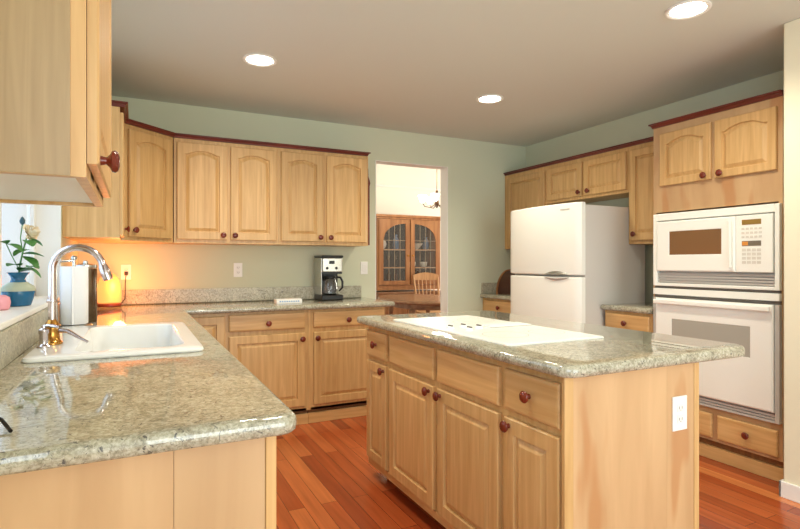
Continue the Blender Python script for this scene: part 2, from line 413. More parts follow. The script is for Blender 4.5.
# base cabinets on the back wall
cabinet('base_cabinet', 'maple corner base cabinet with one door beside the sink run', (.292, 3.957), 0, .296, .105, .873, D - 3.958,
        [('door', .02, .28, .15, .85, 0, None)], 'board', hollow=True)
cabinet('base_cabinet', 'maple base cabinet with drawer and door below the white sign', (.589, 3.957), 0, .600, .105, .873, D - 3.958,
        [('drawer', .012, .568, .735, .855, (.29, .785)), ('door', .012, .568, .145, .70, 0, (.545, .655))], 'board', hollow=True)
cabinet('base_cabinet', 'maple base cabinet with drawer and door below the coffee maker', (1.190, 3.957), 0, .64, .105, .873, D - 3.958,
        [('drawer', .036, .62, .735, .855, (.315, .785)), ('door', .036, .62, .145, .70, 0, (.062, .655))], 'board', hollow=True)
# sink run (facing +X) body front X=.24, end panel to camera at Y=1.15
s_ = cabinet('sink_cabinet', 'long maple base cabinet with plain end under sink counter', (.258, 1.15), PI / 2, 2.12, .10, .873, .626,
        [('drawer', .03, .50, .735, .855, (.26, .79)), ('door', .03, .50, .13, .70, 0, (.46, .655)),
         ('drawer', .54, 1.30, .735, .855, None), ('door', .54, .91, .13, .70, 0, (.88, .655)), ('door', .93, 1.30, .13, .70, 0, (.96, .655)),
         ('drawer', 1.34, 2.08, .735, .855, (1.7, .79)), ('door', 1.34, 1.70, .13, .70, 0, (1.67, .655)), ('door', 1.72, 2.08, .13, .70, 0, (1.75, .655))], 'recess', hollow=True)
bm = MB(); bx(bm, -.016, -.001, .190, .626, 0, .873); obj('end_panel', bm, MAPLE_P, s_)
bm = MB(); bx(bm, -.016, -.001, .012, .189, 0, .873); obj('end_panel', bm, MAPLE_P, s_)
bm = MB(); bx(bm, -.02, .02, -.012, .011, .0, .873, .003); obj('corner_stile', bm, MAPLE, s_)
# right base cabinets
cabinet('base_cabinet', 'maple base cabinet in the far corner left of refrigerator', (3.22, D - .001), -PI / 2, .66, .105, .873, R - 3.221,
        [('drawer', .05, .62, .735, .855, (.30, .79)), ('door', .05, .62, .145, .70, 0, (.58, .655))], 'board', hollow=True)
cabinet('base_cabinet', 'maple base cabinet with drawer between refrigerator and ovens', (3.22, 2.945), -PI / 2, .418, .105, .873, R - 3.221,
        [('drawer', .02, .40, .735, .855, (.205, .79)), ('door', .02, .40, .145, .70, 0, (.06, .655))], 'board', hollow=True)
# tall oven cabinet, body front X=3.22, Y 2.525..1.70
ot = thing('oven_cabinet', 'tall maple oven tower cabinet with white ovens built in', 'cabinet', (3.228, 2.527, 0), -PI / 2)
bm = MB(); Wt = .825; dp = R - 3.229
bx(bm, 0, .022, 0, dp, .12, 2.16); bx(bm, Wt - .022, Wt, 0, dp, .12, 2.16)
bx(bm, .022, Wt - .022, 0, dp, 1.575, 2.16); bx(bm, .022, Wt - .022, 0, dp, .12, .325); bx(bm, .022, Wt - .022, dp - .01, dp, .325, 1.575)
obj('body', bm, MAPLE_P, ot)
for (x0, x1, kx) in ((.06, .42, .385), (.445, .80, .488)):
    d = obj('door', panel_door(x0, x1, 1.752, 2.108, .032, .045), MAPLE, ot); obj('knob', knob_mesh(kx, 1.78), KNOB, d, True)
for (x0, x1) in ((.04, .425), (.462, .805)):
    d = obj('drawer', drawer_front(x0, x1, .142, .29), MAPLE_H, ot); obj('knob', knob_mesh((x0 + x1) / 2 + .01, .22), KNOB, d, True)
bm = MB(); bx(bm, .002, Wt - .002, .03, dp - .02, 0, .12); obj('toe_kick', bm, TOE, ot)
bm = MB(); bx(bm, 0, Wt, .004, .028, 0, .08, .003); obj('base_board', bm, MAPLE_H, ot)
# island
il = thing('kitchen_island', 'maple kitchen island cabinet with four doors and plain end', 'island', (1.22, 2.86, 0), -PI / 2)
WI = 1.585; dI = .63
bm = MB(); bx(bm, 0, WI, 0, dI, .07, .873); obj('body', bm, MAPLE, il)
def iy(y): return 2.86 - y
for (ya, yb, kn) in ((2.845, 2.585, (2.71, .775)), (2.54, 2.08, None), (2.045, 1.60, None), (1.565, 1.285, (1.425, .775))):
    d = obj('drawer', drawer_front(iy(ya), iy(yb), .70, .845), MAPLE_H, il)
    if kn: obj('knob', knob_mesh(iy(kn[0]), kn[1]), KNOB, d, True)
for (ya, yb, ky, fw) in ((2.845, 2.585, 2.61, .05), (2.54, 2.08, 2.115, .055), (2.045, 1.60, 2.015, .055), (1.565, 1.285, 1.535, .055)):
    d = obj('door', panel_door(iy(ya), iy(yb), .115, .672, 0, fw), MAPLE, il); obj('knob', knob_mesh(iy(ky), .645), KNOB, d, True)
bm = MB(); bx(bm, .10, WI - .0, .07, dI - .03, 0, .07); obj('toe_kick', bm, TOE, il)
bm = MB(); bx(bm, .02, WI, -.004, 0, .07, .105); obj('base_rail', bm, MAPLE_H, il)
bm = MB(); bx(bm, WI + .001, WI + .014, .02, .46, 0.0, .873); obj('end_panel', bm, MAPLE_P, il)
bm = MB(); bx(bm, WI + .001, WI + .014, .4605, .605, 0.0, .873); obj('end_panel', bm, MAPLE_P, il)
bm = MB(); bx(bm, WI + .001, WI + .018, .6055, .632, 0.0, .873, .003); obj('corner_stile', bm, MAPLE, il)
bm = MB(); bx(bm, WI + .001, WI + .016, -.018, .0195, 0.0, .873, .002); obj('corner_stile', bm, MAPLE, il)

# crown mouldings
def crown(label, path, z0=2.151, z1=2.180, out=.024, name='crown_moulding'):
    """path: plan points (front line of cabinets); profile leans outward to the right-hand side of travel"""
    bm = MB(); pts = [Vector(p) for p in path]; n = len(pts)
    def off(d):
        res = []
        for i, p in enumerate(pts):
            ns = []
            if i > 0: e = (pts[i] - pts[i - 1]).normalized(); ns.append(Vector((e.y, -e.x)))
            if i < n - 1: e = (pts[i + 1] - pts[i]).normalized(); ns.append(Vector((e.y, -e.x)))
            m_ = sum(ns, Vector((0, 0))).normalized(); k = 1 / max(.4, m_.dot(ns[0])); res.append(p + m_ * d * k)
        return res
    prof = [(-.03, z0), (.006, z0), (.010, z0 + .01), (out * .6, z0 + .018), (out, z1 - .009), (out, z1), (-.03, z1)]
    rows = [[(q.x, q.y, z) for q in off(d)] for d, z in prof]
    rings = [[bm.verts.new(rows[k][i]) for k in range(len(prof))] for i in range(n)]
    m_ = len(prof)
    for a, c in zip(rings, rings[1:]):
        for i in range(m_):
            j = (i + 1) % m_; bm.faces.new((a[i], a[j], c[j], c[i]))
    bm.faces.new(rings[0]); bm.faces.new(rings[-1])
    return plain(name, label, 'moulding', bm, CHERRY)
crown('dark cherry crown moulding over the back wall cabinets and corner', [(XL + .005, 3.55), (-.06, 3.55), (-.06, 3.942), (.256, 4.232), (1.79, 4.232), (1.79, D - .005)])
crown('dark cherry crown moulding over cabinets around the refrigerator', [(XU, D - .005), (XU, 2.53)])
crown('dark cherry crown moulding on top of the tall oven cabinet', [(R - .005, 2.527), (3.228, 2.527), (3.228, 1.70)], 2.161, 2.192, .024)
crown('dark cherry crown moulding on the nearest upper left cabinet', [(XL + .005, 1.09), (-.077, 1.09), (-.077, 1.654), (XL + .005, 1.654)])

# ------------------------------------------------------------------ countertops
def offset_poly(P, d):
    n = len(P); out = []
    for i in range(n):
        a, b_, c = P[i - 1], P[i], P[(i + 1) % n]
        e1 = (b_ - a).normalized(); e2 = (c - b_).normalized()
        n1 = Vector((-e1.y, e1.x)); n2 = Vector((-e2.y, e2.x)); m_ = (n1 + n2).normalized()
        out.append(b_ + m_ * d / max(.3, m_.dot(n1)))
    return out   # positive d = inward for CCW
def rounded(P, radii, seg=6):
    out = []; n = len(P)
    for i in range(n):
        a, b_, c = Vector(P[i - 1]), Vector(P[i]), Vector(P[(i + 1) % n]); r = radii[i]
        if r == 0: out.append(b_); continue
        u = (a - b_).normalized(); v = (c - b_).normalized()
        half = math.acos(max(-1, min(1, u.dot(v)))) / 2; tl = r / math.tan(half)
        p0 = b_ + u * tl; p1 = b_ + v * tl; ce = b_ + (u + v).normalized() * (r / math.sin(half))
        a0 = math.atan2(p0.y - ce.y, p0.x - ce.x); a1 = math.atan2(p1.y - ce.y, p1.x - ce.x)
        dlt = (a1 - a0 + PI) % (2 * PI) - PI
        for k in range(seg + 1): a_ = a0 + dlt * k / seg; out.append(ce + r * Vector((math.cos(a_), math.sin(a_))))
    return out
def slab(P, zt, th, bull=.016, hole=None, mat_=None):
    bm = MB()
    prof = [(bull, zt), (bull * .45, zt - .002), (bull * .12, zt - .008), (0, zt - th / 2), (bull * .12, zt - th + .008), (bull * .5, zt - th + .002), (bull, zt - th)]
    rs = []
    for d, z in prof: rs.append([bm.verts.new((p.x, p.y, z)) for p in offset_poly(P, d)])
    n = len(P)
    for a, c in zip(rs, rs[1:]):
        for i in range(n): j = (i + 1) % n; bm.faces.new((a[i], a[j], c[j], c[i]))
    def fill(ring, z):
        es = [bm.edges.get((ring[i], ring[(i + 1) % n])) for i in range(n)]
        hv = None
        if hole:
            hv = [bm.verts.new((p[0], p[1], z)) for p in hole]
            es += [bm.edges.new((hv[i], hv[(i + 1) % len(hv)])) for i in range(len(hv))]
        bmesh.ops.triangle_fill(bm, edges=es, use_beauty=True); return hv
    h0 = fill(rs[0], zt); h1 = fill(rs[-1], zt - th)
    if hole:
        for i in range(len(hole)): j = (i + 1) % len(hole); bm.faces.new((h0[i], h0[j], h1[j], h1[i]))
    return bm
CT = .914; TK = .04
P = rounded([(XL + .001, 1.075), (.308, 1.075), (.308, 3.905), (1.905, 3.905), (1.905, D - .001), (XL + .001, D - .001)], [.0, .04, .0, .02, 0, 0])
hole = [(-.29, 2.04), (.165, 2.04), (.165, 2.90), (-.29, 2.90)]
bm = slab(P, CT, TK, hole=hole); plain('countertop', 'L-shaped granite countertop with the sink, running to the coffee maker', 'countertop', bm, GRANITE, smooth=True)
P = rounded([(1.165, 1.21), (2.115, 1.21), (2.115, 2.955), (1.168, 2.955)], [.055, .09, .08, .05], 8)
hole = [(1.30, 1.66), (1.80, 1.66), (1.80, 2.60), (1.30, 2.60)]
bm = slab(P, CT, TK); plain('island_countertop', 'granite island countertop holding the white cooktop', 'countertop', bm, GRANITE, smooth=True)
P = rounded([(3.185, 3.88), (R - .001, 3.88), (R - .001, D - .001), (3.185, D - .001)], [0, 0, 0, 0])
bm = slab(P, CT, TK, .012); plain('countertop', 'short granite countertop in the far corner left of refrigerator', 'countertop', bm, GRANITE, smooth=True)
P = rounded([(3.185, 2.527), (R - .001, 2.527), (R - .001, 2.955), (3.185, 2.955)], [0, 0, 0, 0])
bm = slab(P, CT, TK, .012); plain('countertop', 'short granite countertop between refrigerator and oven tower', 'countertop', bm, GRANITE, smooth=True)
# backsplashes
bm = MB(); bx(bm, XL + .021, 1.86, D - .02, D - .0005, CT + .0005, 1.025, .003)
plain('backsplash', 'low granite backsplash along the back wall behind coffee maker', 'backsplash', bm, GRANITE_S)
bm = MB(); bx(bm, XL + .0005, XL + .02, 1.12, D - .0005, CT + .0005, 1.024, .003)
plain('backsplash', 'low granite backsplash under the window sill beside the sink', 'backsplash', bm, GRANITE_S)
bm = MB(); bx(bm, 3.20, R - .021, D - .02, D - .0005, CT + .0005, 1.025, .003)
plain('backsplash', 'low granite backsplash in far corner left of the refrigerator', 'backsplash', bm, GRANITE_S)
bm = MB(); bx(bm, R - .02, R - .0005, 2.53, 2.95, CT + .0005, 1.025, .003)
plain('backsplash', 'low granite backsplash on right wall between refrigerator and ovens', 'backsplash', bm, GRANITE_S)

# ------------------------------------------------------------------ sink + faucet
sk = thing('kitchen_sink', 'white enamel drop-in kitchen sink under the window', 'sink', (-.055, 2.47, CT))
def rrect(x0, x1, y0, y1, r, z, seg=6):
    return [(p.x, p.y, z) for p in rounded([(x0, y0), (x1, y0), (x1, y1), (x0, y1)], [r] * 4, seg)]
bm = MB()
loops(bm, [rrect(-.262, .275, -.465, .455, .03, .001), rrect(-.265, .278, -.468, .458, .033, .006), rrect(-.262, .275, -.465, .455, .03, .014), rrect(-.25, .263, -.453, .443, .03, .018),
           rrect(-.130, .222, -.40, .40, .08, .016), rrect(-.124, .214, -.393, .393, .08, .006), rrect(-.115, .203, -.38, .38, .08, -.15), rrect(-.08, .165, -.34, .34, .06, -.185)], cap0=False)
# shell thickness underside
loops(bm, [rrect(-.262, .275, -.465, .455, .03, .001), rrect(-.140, .228, -.41, .41, .08, -.001), rrect(-.128, .214, -.40, .40, .08, -.155), rrect(-.09, .175, -.35, .35, .06, -.195)], cap0=False)
obj('basin', bm, SINK, sk, True)
bm = MB(); lathe(bm, [(.04, -.184), (.042, -.181), (.03, -.182), (.01, -.183)], (.04, 0, 0)); obj('drain', bm, STEEL, sk, True)
fc = thing('faucet', 'tall chrome gooseneck faucet arching over the white sink', 'faucet', (-.271, 2.31, CT + .0185))
bm = MB(); lathe(bm, [(.034, 0), (.034, .006), (.026, .014), (.022, .05), (.024, .056), (.022, .075), (.015, .085), (.014, .09)]); obj('base', bm, BRASS, fc, True)
bm = MB(); pts = [(0, 0, .08), (0, 0, .16), (0, 0, .26)]
r_ = .082
for k in range(1, 15):
    a = PI - k / 14 * (PI * .93); pts.append((r_ + r_ * math.cos(a), -.01 * k / 14, .272 + r_ * math.sin(a)))
tube(bm, pts, .0128, 14); obj('neck', bm, CHROME, fc, True)
e = Vector(pts[-1]); dv = (Vector(pts[-1]) - Vector(pts[-2])).normalized()
bm = MB(); tube(bm, [e, e + dv * .012, e + dv * .05, e + dv * .062], [.0135, .0165, .0185, .016], 14); obj('spray_head', bm, CHROME, fc, True)
bm = MB(); lathe(bm, [(.017, .152), (.018, .158), (.017, .164)]); obj('collar', bm, CHROME, fc, True)
bm = MB(); tube(bm, [(.015, 0, .05), (.05, -.01, .045), (.09, -.03, .02), (.115, -.045, .006)], [.009, .008, .006, .005], 10); obj('lever', bm, CHROME, fc, True)
sd = thing('soap_dispenser', 'small chrome soap dispenser left of the faucet base', 'dispenser', (-.287, 2.235, CT + .0185))
bm = MB(); lathe(bm, [(.022, 0), (.022, .005), (.014, .012), (.013, .045), (.016, .05), (.016, .062), (.008, .068), (.007, .075)]); obj('body', bm, CHROME, sd, True)
bm = MB(); tube(bm, [(0, 0, .072), (.012, -.005, .076), (.045, -.015, .07)], .006, 8); obj('spout', bm, CHROME, sd, True)

# ------------------------------------------------------------------ ceiling lights
lights = [((.692, 3.331), 'recessed ceiling light nearest the back cabinets, left one'),
          ((2.43, 3.336), 'recessed ceiling light above the doorway side, farthest right-hand pair'),
          ((2.452, 1.724), 'largest recessed ceiling light at the top right above ovens'),
          ((.692, 1.72), 'recessed ceiling light above the near end of sink counter')]
labs = ['recessed ceiling light at left, in front of the back cabinets', 'small recessed ceiling light farthest away, in line with the doorway',
        'largest recessed ceiling light, at the top right edge', 'recessed ceiling light above the near end of the sink counter']
for ((x, y), _), lb in zip(lights, labs):
    t = thing('recessed_light', lb, 'ceiling light', (x, y, H), 0, None)
    bm = MB()
    n = 40; rr = [(.102, -.0005), (.104, -.006), (.096, -.010), (.082, -.006), (.080, -.0008)]
    rg = [[bm.verts.new((r * math.cos(2 * PI * i / n), r * math.sin(2 * PI * i / n), z)) for i in range(n)] for r, z in rr]
    for a, c in zip(rg, rg[1:]):
        for i in range(n): j = (i + 1) % n; bm.faces.new((a[i], a[j], c[j], c[i]))
    obj('trim_ring', bm, TRIM, t, True)
    bm = MB(); lathe(bm, [(.079, -.001), (.078, -.005), (.05, -.008), (.01, -.009)], n=32)
    obj('lamp', bm, mat('lamp_glow', (1, 1, 1, 1), .4, emis=(1, .93, .8, 1), es=9), t, True)
    l = bpy.data.lights.new('lamp_light', 'SPOT'); l.energy = 33; l.spot_size = 2.6; l.spot_blend = .8; l.shadow_soft_size = .07; l.color = (1, .93, .76)
    lo = bpy.data.objects.new('lamp_light', l); C.objects.link(lo); lo.location = (x, y, H - .03)

# ------------------------------------------------------------------ refrigerator  (front faces -X, local x -> -Y)
fr = thing('refrigerator', 'white two-door refrigerator with curved doors and bottom freezer', 'refrigerator', (3.04, 3.81, 0), -PI / 2)
WF = .845
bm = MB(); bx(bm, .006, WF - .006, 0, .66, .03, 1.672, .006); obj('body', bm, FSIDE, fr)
for x in (.05, WF - .05):
    for y in (.06, .66): bm = MB(); lathe(bm, [(.02, 0), (.02, .03)], (x, y, 0), n=12); obj('foot', bm, BLACK, fr)
def bulge(x): s = 2 * x / WF - 1; return -.052 - .045 * (1 - s * s)
def fdoor(z0, z1):
    bm = MB(); n = 24; e = .012
    def ring(z, d):
        r = []
        for i in range(n + 1):
            x = d + (WF - 2 * d) * i / n; edge = min(x - d, WF - d - x)
            y = bulge(x) + d
            if edge < .012: y += .012 * (1 - edge / .012) ** 2
            r.append((x, y, z))
        r.append((WF - d, -.004, z)); r.append((d, -.004, z)); return r
    loops(bm, [ring(z0, e * .5), ring(z0 + e * .4, 0.001), ring(z0 + e, 0), ring(z1 - e, 0), ring(z1 - e * .4, .001), ring(z1, e * .5)])
    return bm
du = obj('upper_door', fdoor(1.137, 1.69), FRIDGE, fr, True); dl = obj('lower_door', fdoor(.07, 1.122), FRIDGE, fr, True)
for (zc, par, sg) in ((1.139, du, 1), (1.120, dl, -1)):
    bm = MB(); top = []; bot = []
    x0, x1 = .50, .745; n = 20; rows = []
    for i in range(n + 1):
        s = i / n; x = x0 + (x1 - x0) * s; hh = .026 * math.sin(PI * s) ** .8 + .0015; y = bulge(x)
        rows.append([(x, y - .001, zc), (x, y - .007 - .006 * math.sin(PI * s), zc + sg * hh * .4), (x, y - .001, zc + sg * hh)])
    vv = [[bm.verts.new(p) for p in r] for r in rows]
    for a, c in zip(vv, vv[1:]):
        for i in range(3): j = (i + 1) % 3; bm.faces.new((a[i], a[j], c[j], c[i]))
    bm.faces.new(vv[0]); bm.faces.new(vv[-1])
    o = obj('handle', bm, STEEL if sg > 0 else WHITEG, par, True); o['label'] = 'grey lens-shaped grip'
bm = MB(); 
for k in range(7): 
    x = .665 + k * .0125; bx(bm, x, x + .009, bulge(x) - .0015, bulge(x) + .002, 1.636, 1.647)
obj('badge', bm, WHITEG, du)
bm = MB(); bx(bm, .02, WF - .02, -.04, -.001, .03, .066); obj('grille', bm, WHITEG, fr)

# ------------------------------------------------------------------ microwave + wall oven (local x -> -Y; front y<0)
mv = thing('microwave_oven', 'built-in white microwave with brown window and keypad', 'microwave', (3.228, 2.507, 0), -PI / 2)
WM = .803
bm = MB(); bx(bm, .03, WM - .03, .001, .45, 1.09, 1.55)
obj('body', bm, WHITEG, mv)
bm = MB(); y0 = -.03
bx(bm, 0, .03, y0, 0, 1.075, 1.562, .004); bx(bm, WM - .025, WM, y0, 0, 1.075, 1.562, .004)
bx(bm, .03, WM - .025, y0, 0, 1.515, 1.562, .004); bx(bm, .03, WM - .025, y0, 0, 1.075, 1.095, .004)
obj('trim_frame', bm, WHITE, mv)
bm = MB()
for k in range(4): bx(bm, .034, WM - .03, -.022, -.004, 1.10 + k * .017, 1.110 + k * .017)
bx(bm, .034, WM - .03, -.004, 0, 1.096, 1.168)
obj('vent', bm, WHITEG, mv)
bm = MB()
def ringrect(x0, x1, z0, z1, y): return [(x0, y, z0), (x1, y, z0), (x1, y, z1), (x0, y, z1)]
loops(bm, [ringrect(.034, .565, 1.175, 1.508, -.001), ringrect(.034, .565, 1.175, 1.508, -.034), ringrect(.042, .557, 1.183, 1.50, -.04),
           ringrect(.128, .484, 1.281, 1.441, -.04), ringrect(.132, .480, 1.285, 1.437, -.036)], cap0=True, cap1=False)
md = obj('door', bm, WHITE, mv)
bm = MB(); bx(bm, .130, .482, -.0375, -.030, 1.283, 1.439)
obj('window', bm, SMOKE, md)
bm = MB(); bx(bm, .535, .552, -.062, -.041, 1.20, 1.48, .006, 3); obj('handle', bm, WHITE, md)
bm = MB(); bx(bm, .568, WM - .03, -.038, -.001, 1.175, 1.508, .004); mp_ = obj('control_panel', bm, WHITE, mv)
bm = MB(); bx(bm, .605, .712, -.0395, -.0375, 1.452, 1.482); obj('display', bm, DISPLAY, mp_)
bm = MB(); bx(bm, .605, .712, -.0395, -.0375, 1.328, 1.358); o = obj('display', bm, mat('grey_display', rgb(120, 112, 96), .3), mp_)
bm = MB(); bx(bm, .607, .64, -.0405, -.0395, 1.332, 1.354); obj('indicator', bm, mat('amber', rgb(226, 150, 70), .3), mp_)
KEY = mat('keypad', rgb(222, 218, 206), .4)
keys = [(.603 + c * .024, .620 + c * .024, 1.375 + r * .024, 1.387 + r * .024) for r in range(3) for c in range(5)]
keys += [(.606 + c * .028, .627 + c * .028, 1.225 + r * .024, 1.241 + r * .024) for r in range(4) for c in range(4)]
for q in keys: bm = MB(); bx(bm, q[0], q[1], -.040, -.0375, q[2], q[3]); obj('button', bm, KEY, mp_)

ov = thing('built_in_oven', 'white built-in wall oven with grey window below microwave', 'oven', (3.228, 2.507, 0), -PI / 2)
bm = MB(); bx(bm, .03, WM - .03, .001, .5, .345, 1.06); obj('body', bm, WHITEG, ov)
bm = MB(); bx(bm, 0, WM, -.03, 0, 1.016, 1.058, .003); obj('control_strip', bm, WHITE, ov)
bm = MB(); bx(bm, .004, WM - .004, -.018, 0, 1.059, 1.073); bx(bm, .004, WM - .004, -.016, 0, .997, 1.015); obj('vent_gap', bm, GAP, ov)
bm = MB(); bx(bm, 0, .024, -.03, 0, .332, .996, .003); bx(bm, WM - .024, WM, -.03, 0, .332, .996, .003)
for k in range(3): bx(bm, .024, WM - .024, -.026 + .004 * k, 0, .332 + k * .016, .345 + k * .016)
obj('trim_frame', bm, WHITEG, ov)
bm = MB()
loops(bm, [ringrect(.027, WM - .027, .392, .994, -.001), ringrect(.027, WM - .027, .392, .994, -.037), ringrect(.035, WM - .035, .40, .986, -.044),
           ringrect(.150, .655, .68, .862, -.044), ringrect(.153, .652, .683, .859, -.041)], cap1=False)
od = obj('door', bm, WHITE, ov)
bm = MB(); bx(bm, .151, .654, -.0425, -.036, .681, .861); obj('window', bm, OGLASS, od)
bm = MB(); bx(bm, .03, WM - .03, -.074, -.056, .955, .987, .008, 3)
for x in (.06, WM - .09): bx(bm, x, x + .03, -.058, -.044, .96, .98)
obj('handle', bm, WHITE, od)

# ------------------------------------------------------------------ cooktop
ck = thing('cooktop', 'white glass electric cooktop set in the island countertop', 'cooktop', (0, 0, CT))
bm = MB(); P = [(1.262, 1.61), (1.80, 1.61), (1.80, 2.63), (1.262, 2.63)]
loops(bm, [rrect(1.262, 1.765, 1.61, 2.63, .02, .0005), rrect(1.262, 1.765, 1.61, 2.63, .02, .006), rrect(1.268, 1.759, 1.616, 2.624, .018, .0085)]); obj('glass_top', bm, WHITE, ck)
bm = MB(); bx(bm, 1.50, 1.755, 2.065, 2.165, .0086, .013, .001)
for k in range(9): bx(bm, 1.52, 1.74, 2.075 + k * .0095, 2.079 + k * .0095, .013, .016)
obj('vent_grille', bm, WHITE, ck)
bm = MB(); bx(bm, 1.50, 1.755, 2.058, 2.0635, .0086, .0095); obj('vent_slot', bm, GAP, ck)
for (x, y) in ((1.325, 2.13), (1.375, 2.045), (1.41, 2.15), (1.455, 2.085)):
    bm = MB(); lathe(bm, [(.019, .0086), (.018, .016), (.016, .018), (.004, .019)], (x, y, 0), n=20); k = obj('knob', bm, WHITE, ck, True)
    bm = MB(); bx(bm, x - .004, x + .004, y - .017, y + .017, .0185, .024, .001); obj('pointer', bm, GAP, k)
for (x, y, r) in ((1.42, 1.84, .10), (1.64, 1.83, .08), (1.42, 2.40, .08), (1.64, 2.38, .10)):
    bm = MB(); n = 40
    a_ = [bm.verts.new((x + r * math.cos(2 * PI * i / n), y + r * math.sin(2 * PI * i / n), .0089)) for i in range(n)]
    c_ = [bm.verts.new((x + (r - .003) * math.cos(2 * PI * i / n), y + (r - .003) * math.sin(2 * PI * i / n), .0089)) for i in range(n)]
    for i in range(n): j = (i + 1) % n; bm.faces.new((a_[i], a_[j], c_[j], c_[i]))
    obj('burner_ring', bm, WHITEG, ck)

# ------------------------------------------------------------------ outlets
def outlet(label, loc, rz, w=.07, hgt=.115, gang=1, switch=False):
    t = thing('wall_outlet', label, 'outlet', loc, rz)
    bm = MB(); bx(bm, -w / 2, w / 2, -.006, 0, -hgt / 2, hgt / 2, .002); pl = obj('cover_plate', bm, PLASTIC, t)
    if switch:
        bm = MB(); bx(bm, -.016, .016, -.009, -.006, -.033, .033, .001); obj('rocker', bm, TRIM, t)
    else:
        for z in (-.02, .02):
            bm = MB(); bx(bm, -.017, .017, -.008, -.006, z - .014, z + .014, .001); s = obj('socket', bm, TRIM, t)
            bm = MB()
            for x in (-.007, .007): bx(bm, x - .0012, x + .0012, -.0085, -.008, z - .004, z + .006)
            lathe(bm, [(.002, .008), (.002, .0085)], (0, 0, z - .008), 'y', 8); obj('slot', bm, SLOT, s)
    return t
outlet('white outlet on back wall between the two double cabinets', (.765, D, 1.172), 0)
outlet('white switch plate on back wall next to doorway', (1.893, D, 1.184), 0, switch=True)
outlet('white outlet in the corner with the lamp cord plugged in', (-.06, D, 1.161), 0)
outlet('white outlet on the right wall between refrigerator and ovens', (R, 2.72, 1.13), -PI / 2)
outlet('large white outlet plate on the wooden end of island', (1.743, 2.86 - WI - .014, .692), 0, .076, .122)

# ------------------------------------------------------------------ countertop items
# paper towel holder
pt = thing('paper_towel_holder', 'upright metal paper towel holder beside the sink', 'towel holder', (-.268, 3.06, CT + .0))
bm = MB(); lathe(bm, [(.080, 0), (.082, .006), (.075, .012), (.01, .014)]); obj('base', bm, STEEL, pt, True)
bm = MB(); lathe(bm, [(.008, .013), (.008, .33), (.013, .333), (.014, .345), (.006, .352)]); obj('rod', bm, STEEL, pt, True)
bm = MB(); tube(bm, [(-.070, -.02, .01), (-.072, -.02, .16), (-.071, -.02, .31), (-.05, -.014, .325), (-.008, 0, .325)], .0055, 8); obj('tension_arm', bm, STEEL, pt, True)
bm = MB()
n = 48; prof = []
rings = []
for z in (.016, .02, .29, .298):
    ring = []
    for i in range(n):
        a = 2 * PI * i / n; r = .060 - (.003 if z in (.016, .298) else 0) + .0012 * math.sin(7 * a)
        ring.append((r * math.cos(a), r * math.sin(a), z))
    rings.append(ring)
inner = [[(.021 * math.cos(2 * PI * i / n), .021 * math.sin(2 * PI * i / n), z) for i in range(n)] for z in (.298, .016)]
loops(bm, [inner[1]] + rings + [inner[0], inner[1]], False, False)
# loose end of the sheet
for k in range(10):
    pass
v = []
for i in range(9):
    a = -PI / 2 + .05 - i * .03; 
    v.append([bm.verts.new(((.0615 + .001 * i) * math.cos(a + i * .02) + .0 , (.0615 + .0015 * i) * math.sin(a) , z)) for z in (.02, .296)])
for p, q in zip(v, v[1:]): bm.faces.new((p[0], q[0], q[1], p[1]))
r_o = obj('paper_towel_roll', bm, TOWEL, None, True, (-.268, 3.06, CT)); tag(r_o, 'white paper towel roll standing on the metal holder', 'paper towel')
# dark panel (steel canister) behind towel roll
cn = thing('canister', 'dark brushed steel canister half hidden behind the paper towels', 'canister', (-.236, 3.30, CT))
bm = MB(); lathe(bm, [(.052, 0), (.054, .004), (.054, .28), (.052, .285), (.01, .286)], n=32); obj('body', bm, mat('dark_steel', rgb(120, 104, 88), .22, 1), cn, True)
bm = MB(); lathe(bm, [(.055, .287), (.056, .29), (.055, .305), (.02, .312), (.012, .314), (.012, .326), (.003, .33)], n=32); obj('lid', bm, STEEL, cn, True)

# glowing lamp in corner
lp = thing('table_lamp', 'glowing amber glass lamp in the corner of the counter', 'lamp', (-.165, 4.40, CT))
bm = MB(); lathe(bm, [(.074, 0), (.08, .004), (.08, .018), (.072, .024), (.01, .026)]); obj('base', bm, CHERRY, lp, True)
m = mat('glowing_shade', rgb(226, 120, 56), .4, emis=(1, .30, .08, 1), es=.95)
N_ = m.node_tree.nodes; L_ = m.node_tree.links
bm = MB(); lathe(bm, [(.070, .026), (.078, .035), (.079, .10), (.074, .16), (.060, .205), (.038, .235), (.012, .245)], n=32); obj('lamp_shade', bm, m, lp, True)
bm = MB(); tube(bm, [(.075, .05, .012), (.10, .09, .05), (.10, .12, .16), (.105, .138, .23)], .003, 6); obj('cord', bm, CORD, lp, True)
bm = MB(); bx(bm, .094, .118, .118, .1375, .222, .25, .003); obj('plug', bm, CORD, lp)
l = bpy.data.lights.new('lamp_glow_light', 'POINT'); l.energy = 4.2; l.color = (1, .34, .09); l.shadow_soft_size = .05
lo = bpy.data.objects.new('lamp_glow_light', l); C.objects.link(lo); lo.location = (-.10, 4.27, CT + .17)

